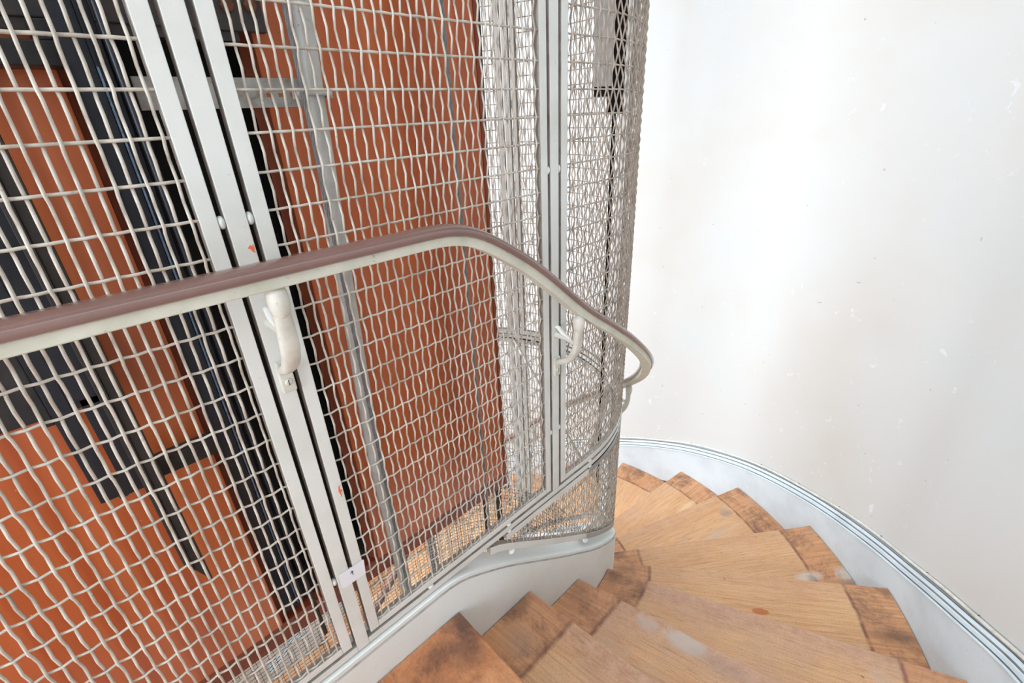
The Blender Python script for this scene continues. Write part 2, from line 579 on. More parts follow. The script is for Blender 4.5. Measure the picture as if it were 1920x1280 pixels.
def tread(k, s_in0, s_out0, s_in1, s_out1, z, name, label, cat, group, seed, wear=0.5):
    """horizontal board between a back line (0) and the nosing line (1)."""
    nj, ni = 8, 10
    def P(i, j):
        a = j / nj
        pi_, _, _ = INNER.at(s_in0 + (s_in1 - s_in0) * a, GAP)
        po, _, _ = OUTER.at(s_out0 + (s_out1 - s_out0) * a, -GAP)
        return pi_.lerp(po, i / ni), (po - pi_).length
    A, B = P(0, nj)[0], P(ni, nj)[0]
    d = (B - A).normalized(); nrm = Vector((-d.y, d.x, 0))
    if (P(0, 0)[0] - A).dot(nrm) < 0: nrm = -nrm
    TI[k] = (A.copy(), d.copy(), nrm.copy(), seed)
    vs, fs, uvd, uvg = [], [], [], []
    grid = {}
    for j in range(nj + 1):
        for i in range(ni + 1):
            p, w = P(i, j)
            q = p - A
            grid[i, j] = len(vs)
            vs.append((p.x, p.y, z))
            uvd.append((w * (1 - i / ni), w * i / ni)); uvg.append((q.dot(d) + seed * 1.37, q.dot(nrm) + seed * 0.71))
    T = 0.034
    nb = len(vs)
    # rounded nosing: drop the nosing edge in three rings
    for j in range(nj):
        for i in range(ni):
            fs.append((grid[i, j], grid[i + 1, j], grid[i + 1, j + 1], grid[i, j + 1]))
    def ring_side(keys, offs):
        prev = [grid[k_] for k_ in keys]
        for (dx, dz) in offs:
            cur = []
            for k_ in keys:
                p = Vector(vs[grid[k_]])
                cur.append(len(vs))
                q = p - nrm * dx
                vs.append((q.x, q.y, z + dz)); uvd.append(uvd[grid[k_]]); uvg.append((uvg[grid[k_]][0], uvg[grid[k_]][1] + dz))
            for a_ in range(len(keys) - 1):
                fs.append((prev[a_], prev[a_ + 1], cur[a_ + 1], cur[a_]))
            prev = cur
        return prev
    ring_side([(i, nj) for i in range(ni + 1)], [(0.004, -0.003), (0.006, -0.010), (0.006, -T + 0.006), (0.0, -T)])
    ring_side([(i, 0) for i in range(ni, -1, -1)], [(0, -T)])
    ring_side([(0, j) for j in range(nj + 1)], [(0, -T)])
    ring_side([(ni, j) for j in range(nj, -1, -1)], [(0, -T)])
    # underside
    g2 = {}
    for j in (0, nj):
        for i in range(ni + 1):
            g2[i, j] = len(vs); v0 = vs[grid[i, j]]; vs.append((v0[0], v0[1], z - T)); uvd.append(uvd[grid[i, j]]); uvg.append(uvg[grid[i, j]])
    for i in range(ni):
        fs.append((g2[i, 0], g2[i, nj], g2[i + 1, nj], g2[i + 1, 0]))
    me = bpy.data.meshes.new(name)
    # make everything relative to the inner nosing corner
    org = Vector((A.x, A.y, z - T))
    vn = [(Vector((v[0], v[1], 0)) - Vector((A.x, A.y, 0))).dot(nrm) for v in vs]
    me.from_pydata([(v[0] - org.x, v[1] - org.y, v[2] - org.z) for v in vs], [], fs)
    me.update()
    a_ = me.uv_layers.new(name='dist'); b_ = me.uv_layers.new(name='grain')
    for l in me.loops:
        a_.data[l.index].uv = uvd[l.vertex_index]; b_.data[l.index].uv = uvg[l.vertex_index]
    c_ = me.uv_layers.new(name='nose')
    for l in me.loops:
        c_.data[l.index].uv = (vn[l.vertex_index], wear)
    me.materials.append(M['oak'])
    root = thing(name, org, label, cat, group)
    o = bpy.data.objects.new('tread_board', me); COL.objects.link(o); o.parent = root
    # riser below the nosing, set back from it
    mb = MB()
    rb = 0.03
    zl, zh = z - RISE + 0.001, z - T
    q = []
    for (i) in (0, ni):
        p = P(i, nj)[0]
        e = d * (0.004 if i == 0 else -0.004)
        q.append(p + nrm * rb + e); q.append(p + nrm * (rb + 0.018) + e)
    vs2 = [(p.x - org.x, p.y - org.y, zz - org.z) for zz in (zl, zh) for p in q]
    mb.add(vs2, [(0, 2, 6, 4), (1, 5, 7, 3), (4, 6, 7, 5), (0, 1, 3, 2), (0, 4, 5, 1), (2, 3, 7, 6)])
    r = mb.build('riser', M['oak']); r.parent = root
    for nm in ('dist', 'grain', 'nose'):
        uv = r.data.uv_layers.new(name=nm)
        for l in r.data.loops:
            co = r.data.vertices[l.vertex_index].co
            uv.data[l.index].uv = (1.0, 1.0) if nm != 'grain' else (co.x + seed, co.z * 2)
    return root


tread(0, -2.19, -2.19, inner_s[0], outer_s[0], L0, 'stair_landing', 'dark-stained oak landing board at bottom centre, against the white inner stringer', 'landing', None, 0.4, 0.15)
tl = {1: 'oak tread one step below the dark landing board, its corner under the white stringer',
      2: 'oak winder tread two steps below the landing, narrowing to the curving white stringer',
      3: 'long oak tread with pale grey worn patches, three steps below the landing',
      4: 'oak tread with a small amber stain and brown border at the wall, four steps down',
      5: 'oak tread with whitish scuffs beside the wall stringer, five steps below the landing',
      6: 'oak winder tread with a scarred knot near the wall, six steps below the landing',
      7: 'oak winder tread with a pale streak along it, seven steps below the landing',
      8: 'furthest oak tread whose wall end shows right of the mesh cage, eight steps down'}
for k in range(1, 17):
    sin0, sout0 = inner_s[k - 1] - 0.025, outer_s[k - 1] - 0.045
    lab = tl.get(k, 'oak tread of the lower flight seen only through the mesh of the lift cage')
    tread(k, sin0, sout0, inner_s[k], outer_s[k], L0 - RISE * k, 'stair_tread', lab, 'stair tread',
          'oak treads of the curving stair' if k < 9 else 'oak treads of the lower flight behind the cage', k * 0.83 + 0.2, 0.95 if k <= 3 else 0.35)

# individual stains and scuffs of the boards: (tread, x, y, length, width, colour, strength, edge softness)
nt = M['oak'].node_tree
bs = nt.nodes['Principled BSDF']
cur = bs.inputs['Base Color'].links[0].from_socket
ugn = next(n for n in nt.nodes if n.type == 'UVMAP' and n.uv_map == 'grain').outputs[0]
wn = N(nt, 'ShaderNodeTexNoise'); wn.inputs['Scale'].default_value = 40; wn.inputs['Detail'].default_value = 9; wn.inputs['Roughness'].default_value = 0.82
nt.links.new(ugn, wn.inputs['Vector'])
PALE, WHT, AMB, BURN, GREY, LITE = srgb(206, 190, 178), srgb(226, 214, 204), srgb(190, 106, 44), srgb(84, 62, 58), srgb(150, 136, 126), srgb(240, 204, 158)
for k, x, y, L_, W_, colr, st_, soft in [
        (2, 0.952, 0.314, 0.075, 0.036, PALE, 0.85, 0.5), (2, 0.925, 0.430, 0.045, 0.028, PALE, 0.6, 0.6),
        (2, 0.962, 0.212, 0.10, 0.03, GREY, 0.25, 0.9), (4, 1.496, 0.235, 0.040, 0.016, AMB, 0.85, 0.25),
        (5, 1.965, 0.165, 0.075, 0.030, WHT, 0.7, 0.7), (5, 2.10, 0.045, 0.060, 0.040, WHT, 0.75, 0.7),
        (5, 1.955, 0.135, 0.03, 0.045, GREY, 0.65, 0.6), (5, 2.065, 0.015, 0.05, 0.022, GREY, 0.55, 0.8),
        (6, 2.262, 0.660, 0.045, 0.035, GREY, 0.55, 0.7), (6, 2.07, 0.628, 0.08, 0.02, PALE, 0.5, 0.8),
        (7, 2.312, 0.915, 0.11, 0.024, LITE, 0.8, 0.8), (7, 1.96, 1.000, 0.20, 0.014, LITE, 0.8, 0.8), (7, 2.111, 0.968, 0.014, 0.008, GREY, 0.8, 0.5),
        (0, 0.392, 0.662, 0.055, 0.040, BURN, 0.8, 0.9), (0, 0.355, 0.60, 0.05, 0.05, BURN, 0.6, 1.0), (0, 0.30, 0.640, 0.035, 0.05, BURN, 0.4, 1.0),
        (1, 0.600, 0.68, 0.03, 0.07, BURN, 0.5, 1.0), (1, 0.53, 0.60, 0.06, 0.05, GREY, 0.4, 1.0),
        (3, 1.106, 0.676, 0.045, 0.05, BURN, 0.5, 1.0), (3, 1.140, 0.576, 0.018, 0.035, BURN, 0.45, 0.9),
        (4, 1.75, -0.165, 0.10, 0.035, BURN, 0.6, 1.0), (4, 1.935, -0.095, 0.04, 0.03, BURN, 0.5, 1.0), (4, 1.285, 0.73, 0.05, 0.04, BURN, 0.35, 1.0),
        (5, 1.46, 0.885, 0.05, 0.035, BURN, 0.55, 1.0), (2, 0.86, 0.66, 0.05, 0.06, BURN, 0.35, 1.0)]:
    A, d, nr, seed = TI[k]
    q = Vector((x, y, 0)) - Vector((A.x, A.y, 0))
    u0, v0 = q.dot(d) + seed * 1.37, q.dot(nr) + seed * 0.71
    mpn = N(nt, 'ShaderNodeMapping')
    mpn.inputs['Scale'].default_value = (1 / L_, 1 / W_, 0)
    mpn.inputs['Location'].default_value = (-u0 / L_, -v0 / W_, 0)
    nt.links.new(ugn, mpn.inputs[0])
    le = N(nt, 'ShaderNodeVectorMath', operation='LENGTH')
    nt.links.new(mpn.outputs[0], le.inputs[0])
    ma = N(nt, 'ShaderNodeMath', operation='MULTIPLY_ADD')
    nt.links.new(wn.outputs['Fac'], ma.inputs[0]); ma.inputs[1].default_value = 1.5
    nt.links.new(le.outputs['Value'], ma.inputs[2])
    mr = N(nt, 'ShaderNodeMapRange')
    mr.inputs[1].default_value, mr.inputs[2].default_value = 1.6 - 0.55 * soft, 1.6 + 0.35 * soft
    mr.inputs[3].default_value, mr.inputs[4].default_value = st_, 0.0
    nt.links.new(ma.outputs[0], mr.inputs[0])
    cur = mixc(nt, mr.outputs[0], cur, colr)
nt.links.new(cur, bs.inputs['Base Color'])

# ---------------------------------------------------------------- stringers
zt = smooth_tab([(-3, -1.027), (0.42, -1.027), (0.574, -1.116), (0.80, -1.281), (0.945, -1.379), (1.105, -1.485), (1.265, -1.606), (1.45, -1.765), (INNER.s(167), -1.765 - 0.955 * (INNER.s(167) - 1.45)), (INNER.s(167) + 1.2, -1.765 - 0.955 * (INNER.s(167) - 1.45) - 0.82)], 0.06)
mb = MB()
SEND = INNER.end + 0.9
sweep(mb, INNER, INNER.samples(-2.19, 0.3, 0.03, 0.4)[:-1] + [0.3 + 0.03 * i for i in range(22)] + INNER.samples(0.95, SEND, 0.026, 0.1), zt,
      [(0, -0.36), (0, -0.016), (-0.0035, -0.012), (-0.0035, -0.002), (-0.006, 0), (-0.062, 0), (-0.062, -0.36)])
ins = mb.build('inner_stringer', M['stringer'])
ins.data.materials.append(M['shade_grime'])
for i, p in enumerate(ins.data.polygons):
    if i < len(ins.data.polygons) - 2 and i % 7 == 1: p.material_index = 1
tag(ins, 'grey-white painted inner stair stringer curving down beneath the wire mesh cage', 'stringer')
ins.modifiers.new('es', 'EDGE_SPLIT').split_angle = rad(35)
ins.data.polygons.foreach_set('use_smooth', [True] * len(ins.data.polygons))

zo = smooth_tab([(-3, -0.955), (0.45, -0.955), (0.904, -1.135)] + [(OUTER.s(a), z) for a, z in ((18.9, -1.391), (27.9, -1.541), (37, -1.662), (47.3, -1.766), (58.5, -1.868), (70.5, -1.972), (84.5, -2.117), (101.8, -2.317), (170, -3.05))] + [(OUTER.end + 0.9, -3.75)], 0.12)
mb = MB()
oss = OUTER.samples(-2.19, OUTER.end + 0.9, 0.04, 0.1)
sweep(mb, OUTER, oss, zo, [(0, -0.34), (0, -0.050), (-0.003, -0.049), (-0.0055, -0.046), (-0.0055, -0.042), (-0.003, -0.039), (0.001, -0.039), (0.001, -0.046), (0.0045, -0.046), (0.0050, -0.036), (0.0065, -0.030), (0.0070, -0.024), (0.0110, -0.020), (0.0110, -0.028), (0.0135, -0.028), (0.0140, -0.014), (0.0180, -0.006), (0.0220, -0.003), (0.0220, -0.012), (0.0255, -0.012), (0.0260, 0.0), (0.0315, 0.0), (0.0315, -0.34)])
ous = mb.build('wall_stringer', M['outer'])
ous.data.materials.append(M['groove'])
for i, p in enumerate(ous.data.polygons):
    if i < (len(oss) - 1) * 23 and i % 23 in (6, 7, 8, 12, 13, 14, 17, 18, 19): p.material_index = 1  # recessed faces given the darker groove colour
tag(ous, 'pale blue-grey moulded stair stringer following the curved plaster wall', 'stringer')
ous.modifiers.new('es', 'EDGE_SPLIT').split_angle = rad(28)
ous.data.polygons.foreach_set('use_smooth', [True] * len(ous.data.polygons))

# white cable along the wall on top of the stringer, with nails
zc = lambda s: zo(s) + 0.0125 + 0.0035 * math.sin(s * 9.0) * math.sin(s * 3.1)
cab = thing('wall_cable', (OUTER.at(1.4, 0)[0].x, OUTER.at(1.4, 0)[0].y, zc(1.4)), 'thin white cable clipped along the wall on top of the blue-grey stringer', 'cable')
pts = []
s = 0.3
while s < OUTER.s(150):
    p, t, n = OUTER.at(s, 0.0285 - 0.0015 * math.sin(s * 5)); pts.append((p.x, p.y, zc(s))); s += 0.03
MB().tube(pts, 0.0062, 8).build('cable', M['cablewhite'], cab, smooth=True)
s = 0.5
while s < OUTER.s(120):
    p, t, n = OUTER.at(s, 0.024)
    q = p + n * 0.004
    MB().tube([(p.x + n.x * 0.011, p.y + n.y * 0.011, zc(s) + 0.006), (q.x, q.y, zc(s) + 0.006)], 0.0016, 6).build('nail', M['black'], cab)
    s += 0.243

# ---------------------------------------------------------------- woven wire mesh
WR = 0.0020
ZK = 0.0436
PITCH = 0.0485
VP = 0.0149
MOFF = -0.0150     # centre line of the mesh relative to the stringer face


def wire_mesh(parent, s0, s1, z_lo, z_hi, phase=0.0, name='wire_mesh', n=5, sub=6, poke=0.004):
    """z_lo / z_hi: functions of s. Vertical wires crimped over level ones."""
    WR = 0.0020 if s1 < 0.2 else 0.00185
    mb = MB()
    kz = lambda k: ZK + PITCH * k
    nv = int((s1 - s0) / VP)
    start = s0 + ((s1 - s0) - nv * VP) / 2 + phase
    rnd = random.Random(int(s0 * 1000) + 11)
    for i in range(nv + 1):
        sv = start + i * VP
        if sv < s0 + 0.002 or sv > s1 - 0.002: continue
        sv += rnd.uniform(-0.0007, 0.0007)
        par = 1 if i % 2 else -1
        lo, hi = z_lo(sv) - poke, z_hi(sv)
        k0 = math.floor((lo - ZK) / PITCH); k1 = math.ceil((hi - ZK) / PITCH)
        pts = []
        jit = rnd.uniform(-0.15, 0.15)
        for k in range(k0, k1 + 1):
            for q in range(sub):
                z = kz(k) + PITCH * q / sub
                if z < lo or z > hi: continue
                ph_ = 2 * PI * (q / sub + jit * 0.12)
                off = MOFF + par * (0.0027 * math.cos(ph_) + 0.0004 * math.cos(3 * ph_)) + 0.0003 * math.sin(k * 1.7 + i * 2.3)
                p, t, nn = INNER.at(sv + 0.0005 * math.sin(k * 2.1 + i), off)
                pts.append((p.x, p.y, z))
        p, t, nn = INNER.at(sv, MOFF)
        pts = [(p.x, p.y, lo)] + pts + [(p.x, p.y, hi)]
        if len(pts) > 2:
            mb.tube(pts, WR, n, True)
    ka = math.ceil((min(z_lo(s0 + (s1 - s0) * q / 20) for q in range(21)) - ZK) / PITCH)
    kb = math.floor((z_hi(s0) - ZK) / PITCH)
    for k in range(ka, kb + 1):
        z = kz(k)
        run = []
        m_ = int((s1 - s0 + 0.002) / (VP / 2))
        zz = z + rnd.uniform(-0.0008, 0.0008)
        for i in range(-5, m_ + 6):
            sv = start + i * VP / 2
            sv = min(max(sv, s0 - poke), s1 + poke)
            ok = z_lo(sv) < z - 0.001 and z < z_hi(sv)
            if ok:
                if i % 2 == 0:
                    par = 1 if (i // 2) % 2 else -1
                    off = MOFF - 0.0019 * par
                else:
                    off = MOFF
                p, t, nn = INNER.at(sv, off)
                q = (p.x, p.y, zz)
                if not run or (Vector(q) - Vector(run[-1])).length > 0.001:
                    run.append(q)
            if (not ok or i == m_ + 5) and len(run) > 2:
                mb.tube(run, WR, n, True); run = []
            elif not ok:
                run = []
    return mb.build(name, M['wire'] if s1 < 0.9 else M['wire_old'], parent, smooth=True)


F0, F1 = -0.010, -0.028      # front and back of the flat bars


def bar_prof(w, h=0.0):
    return [(F0, h), (F0, h + w), (F1, h + w), (F1, h)]


def vbar(mb, s0, s1, z0, z1):
    p = [INNER.at(s0, F0)[0], INNER.at(s1, F0)[0], INNER.at(s1, F1)[0], INNER.at(s0, F1)[0]]
    vs = [(q.x, q.y, z) for z in (z0, z1) for q in p]
    mb.add(vs, [(0, 3, 2, 1), (4, 5, 6, 7), (0, 1, 5, 4), (1, 2, 6, 5), (2, 3, 7, 6), (3, 0, 4, 7)])


def shade_grime(o):
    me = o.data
    me.materials.append(M['shade_grime'])
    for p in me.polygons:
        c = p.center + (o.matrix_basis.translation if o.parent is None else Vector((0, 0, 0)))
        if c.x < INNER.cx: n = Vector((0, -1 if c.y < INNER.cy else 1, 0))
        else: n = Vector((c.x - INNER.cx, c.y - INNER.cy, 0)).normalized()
        if abs(p.normal.dot(n)) < 0.5: p.material_index = 1  # side faces of bars painted darker for shade in the gaps and dirt
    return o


RAIL_Z = -0.9945      # underside of the upper panels
def upper_panel(s0, s1, label, phase=0.0, sub=3, n=5):
    mid = INNER.at((s0 + s1) / 2, -0.019)[0]
    root = thing('mesh_panel', (mid.x, mid.y, RAIL_Z), label, 'mesh panel', 'framed wire mesh panels of the lift cage')
    mb = MB()
    st = 0.0205
    vbar(mb, s0, s0 + st, RAIL_Z, ZTOP); vbar(mb, s1 - st, s1, RAIL_Z, ZTOP)
    ss = INNER.samples(s0 + st, s1 - st, 0.025, 0.3)
    sweep(mb, INNER, ss, lambda s: RAIL_Z, bar_prof(0.018))
    sweep(mb, INNER, ss, lambda s: ZTOP - 0.02, bar_prof(0.018))
    shade_grime(mb.build('frame', M['frame'], root, bevel=0.0012))
    wire_mesh(root, s0 + st, s1 - st, lambda s: RAIL_Z + 0.0175, lambda s: ZTOP - 0.018, phase, sub=sub, n=n)
    return root


POSTS = [-0.463, 0.1655, 0.794, 1.520, 2.190, INNER.end - 0.02, INNER.end + 0.61, INNER.end + 1.24, INNER.end + 1.87]
PW = 0.0132; G = 0.0085
plabels = {0: 'framed wire mesh panel at the left, in front of the black lift rails',
           1: 'framed wire mesh panel before the orange lift car, between two posts',
           2: 'curved wire mesh panel bending away beside the white plaster wall',
           3: 'curved wire mesh panel at the far round end, seen through the near one',
           4: 'far curved wire mesh panel seen through the mesh right of the orange car',
           5: 'flat wire mesh panel on the far side, starting beside the orange car edge'}
for i in range(len(POSTS) - 1):
    if i > 6: break
    a, b_ = POSTS[i] + PW + G, POSTS[i + 1] - PW - G
    # phase so that the wires stand where the photograph has them
    nvw = int((b_ - 0.041 - a) / VP); st0 = a + 0.0205 + ((b_ - a - 0.041) - nvw * VP) / 2
    ph = 0
    if i == 0: ph = ((0.0110 - st0) % VP)
    if i == 1: ph = ((0.2360 - st0) % VP)
    upper_panel(a, b_, plabels.get(i, 'flat wire mesh panel on the far side, behind the orange lift car'), ph, sub=6 if i < 3 else 4, n=6 if i < 2 else 5)

post_labels = ['painted flat steel post at the left end of the cage', 'painted flat steel post with the paper tag, between the left two mesh panels',
               'painted flat steel post where the cage begins to curve, holding a bracket',
               'painted steel post on the far curve of the cage seen through the mesh',
               'painted steel post at the back of the round end of the cage', 'painted steel post where the far side of the cage turns straight',
               'painted steel post on the straight far side of the cage behind the lift car', 'painted steel post at the far left of the cage, behind the lift car']
MID0, MID1 = -1.0208, -1.0038
for i, sp in enumerate(POSTS[:8]):
    p = INNER.at(sp, F0)[0]
    zb = MID1 if i < 3 else zt(sp) + 0.014
    if i < 2: zb = -1.0215
    root = thing('cage_post', (p.x, p.y, zb), post_labels[i], 'post', 'flat steel posts of the lift cage')
    mb = MB(); vbar(mb, sp - PW, sp + PW, zb + (0.0002 if i < 3 else 0), ZTOP)
    shade_grime(mb.build('flat_bar', M['frame'], root, bevel=0.0012))
    for zz in ((-0.108, -0.79, 0.58) if i != 1 else (-0.108, -0.80, 0.58)):
        for sg in (-1, 1):
            q = INNER.at(sp + sg * (PW + G / 2), -0.016)[0]
            MB().ball((q.x, q.y, zz), 0.0078, 0.75, 0.9, 1.15).build('spacer_rivet', M['frame'], root, smooth=True)

# level middle rail round the cage
mr_s0 = -0.5
root = thing('level_rail', (0.3, INNER.at(0.3, F0)[0].y, MID0), 'level grey-white flat rail running right round the cage under the mesh panels', 'rail')
mb = MB()
for ra, rb_ in ((-0.449, POSTS[1] - PW), (POSTS[1] + PW, INNER.end + 1.9)):
    sweep(mb, INNER, INNER.samples(ra, rb_, 0.025, 0.4), lambda s: MID0, bar_prof(MID1 - MID0))
shade_grime(mb.build('flat_bar', M['frame'], root, bevel=0.001))
for sp in (0.02, 0.345, 0.603, INNER.s(1.0), INNER.s(22), INNER.s(50), INNER.s(80), INNER.s(110), INNER.s(140)):
    q = INNER.at(sp, -0.014)[0]
    MB().ball((q.x, q.y, MID1 + 0.0027), 0.0062, 1.3, 1, 0.9).build('spacer_rivet', M['frame'], root, smooth=True)
    if sp > 0.5:
        MB().ball((q.x, q.y, MID0 - 0.003), 0.0062, 1.3, 1, 0.9).build('spacer_rivet', M['frame'], root, smooth=True)

# lower panels under the level rail, following the stringer
LT = -1.0275
zlow = lambda s: zt(s) + 0.0415


def lower_panel(s0, s1, label, sub=6):
    mid = INNER.at((s0 + s1) / 2, -0.019)[0]
    root = thing('mesh_panel', (mid.x, mid.y, zlow((s0 + s1) / 2)), label, 'mesh panel', 'framed wire mesh infill panels above the stringer')
    mb = MB()
    W = 0.021
    ss = INNER.samples(s0, min(s1, 0.93), 0.03, 0.03) + (INNER.samples(0.951, s1, 0.025, 0.08) if s1 > 0.95 else [])
    sweep(mb, INNER, ss, lambda s: min(zlow(s), LT - 0.0268), [(F0, 0), (F0, 0.0265), (F1, 0.0265), (F1, 0)])
    top = lambda s: LT - W
    ss2 = [q for q in ss if zlow(q) + 0.0275 < LT - W]
    sweep(mb, INNER, ss2, top, [(F0, 0), (F0, 0.021), (F1, 0.021), (F1, 0)])
    if s0 > 0.6:
        vbar(mb, s0, s0 + 0.021, zlow(s0), LT - W)
    vbar(mb, s1 - 0.021, s1, zlow(s1) + 0.001, LT - W)
    shade_grime(mb.build('frame', M['frame'], root, bevel=0.001))
    wire_mesh(root, max(s0 + 0.022, 0.585), s1 - 0.021, lambda s: zlow(s) + 0.0262, lambda s: LT - W, 0.003, sub=sub)
    for sp in ((0.607, INNER.s(0)) if s0 < 0.6 else (s0 + 0.1, s1 - 0.1)):
        q = INNER.at(sp, -0.012)[0]
        MB().ball((q.x, q.y, zlow(sp) - 0.009), 0.0085, 1.3, 1, 0.95).build('spacer_rivet', M['frame'], root, smooth=True)
    return root


lower_panel(0.530, POSTS[3] - PW - G, 'wedge-shaped curved wire mesh panel between the level rail and the sloping stringer')
lower_panel(POSTS[3] + PW + G, POSTS[4] - PW - G, 'tall curved mesh infill panel low on the far round end of the cage', 4)
lower_panel(POSTS[4] + PW + G, POSTS[5] - PW - G, 'tall curved mesh infill panel low at the back of the cage', 4)

# fine black square netting low on the far straight side of the cage
mb = MB()
Yn = INNER.cy + INNER.r - 0.075
x = -0.9
while x <= 0.97:
    mb.box(x - 0.0009, x + 0.0009, Yn - 0.0009, Yn + 0.0009, -3.3, -2.0); x += 0.0255
z = -3.3
while z <= -2.0:
    mb.box(-0.9, 0.96, Yn - 0.0008, Yn + 0.0008, z - 0.0008, z + 0.0008); z += 0.0255
# the same netting on the curve
for k in range(0, 52):
    sp = INNER.end - 0.0255 * k
    q = INNER.at(sp, -0.076)[0]
    mb.box(q.x - 0.0009, q.x + 0.0009, q.y - 0.0009, q.y + 0.0009, -2.9, -2.0)
z = -2.9
while z <= -2.0:
    sweep(mb, INNER, INNER.samples(INNER.s(56), INNER.end, 0.06), lambda s: z, [(-0.0752, -0.0008), (-0.0752, 0.0008), (-0.0768, 0.0008), (-0.0768, -0.0008)]); z += 0.0255
tag(mb.build('wire_netting', M['net']), 'fine black square wire netting low on the far side of the shaft', 'netting')

# dark posts of the lower far side seen beneath the car
for x0, y0, w_, lab in ((1.287, 1.705, 0.016, 'dark grey steel upright behind the netting, left of a pair below the car corner'),
                        (1.344, 1.649, 0.016, 'dark grey steel upright behind the netting, right of a pair below the car corner')):
    an = math.atan2(y0 - INNER.cy, x0 - INNER.cx)
    o = thing('steel_upright', (x0, y0, -3.2), lab, 'upright', 'pair of dark uprights')
    o.rotation_euler = (0, 0, math.atan2(y0, x0) + PI / 2)
    mb = MB(); mb.box(-w_, w_, -0.004, 0.004, 0, 2.0); q = mb.build('flat_bar', M['darkgrey'], o, bevel=0.001); q.matrix_parent_inverse = Matrix.Identity(4)

# ---------------------------------------------------------------- handrail
HO = 0.062
zu = smooth_tab([(-3, -0.184), (0.475, -0.184), (0.628, -0.283), (0.794, -0.4287), (0.95, -0.537), (1.02, -0.598), (1.244, -0.79), (1.398, -0.933), (1.543, -1.062), (1.725, -1.225), (1.949, -1.42), (2.11, -1.586), (2.30, -1.77), (3.5, -2.93)], 0.075)
mid = INNER.at(0.45, HO)[0]
hr = thing('handrail', (mid.x, mid.y, -0.184), 'brown-capped handrail on a pale flat bar, level then sweeping down round the cage', 'handrail')
hs = [-0.6, -0.4, -0.2, 0.0, 0.15, 0.28] + [0.36 + 0.0175 * i for i in range(33)] + INNER.samples(0.951, INNER.end + 0.4, 0.024, 0.08)
mb = MB()
sweep(mb, INNER, hs, zu, [(HO - 0.0135, 0), (HO + 0.0135, 0), (HO + 0.0150, 0.0015), (HO + 0.0150, 0.018), (HO - 0.0150, 0.018), (HO - 0.0150, 0.0015)], perp=True)
o = mb.build('flat_bar', M['bar'], hr, smooth=True)
o.modifiers.new('es', 'EDGE_SPLIT').split_angle = rad(35)
half = [(0.0150, 0.0165), (0.0190, 0.0158), (0.0222, 0.0178), (0.0234, 0.0215), (0.0226, 0.0250), (0.0198, 0.0274), (0.0184, 0.0272), (0.0178, 0.0286), (0.0162, 0.0288), (0.0156, 0.0302), (0.0110, 0.0326), (0.0, 0.0340)]
prof = [(HO + a, h) for a, h in half] + [(HO - a, h) for a, h in reversed(half[:-1])]
mb = MB(); sweep(mb, INNER, hs, zu, prof, perp=True)
o = mb.build('rail_cap', M['cap'], hr, smooth=True)
tag(o, 'brown moulded cap')
o.modifiers.new('es', 'EDGE_SPLIT').split_angle = rad(38)

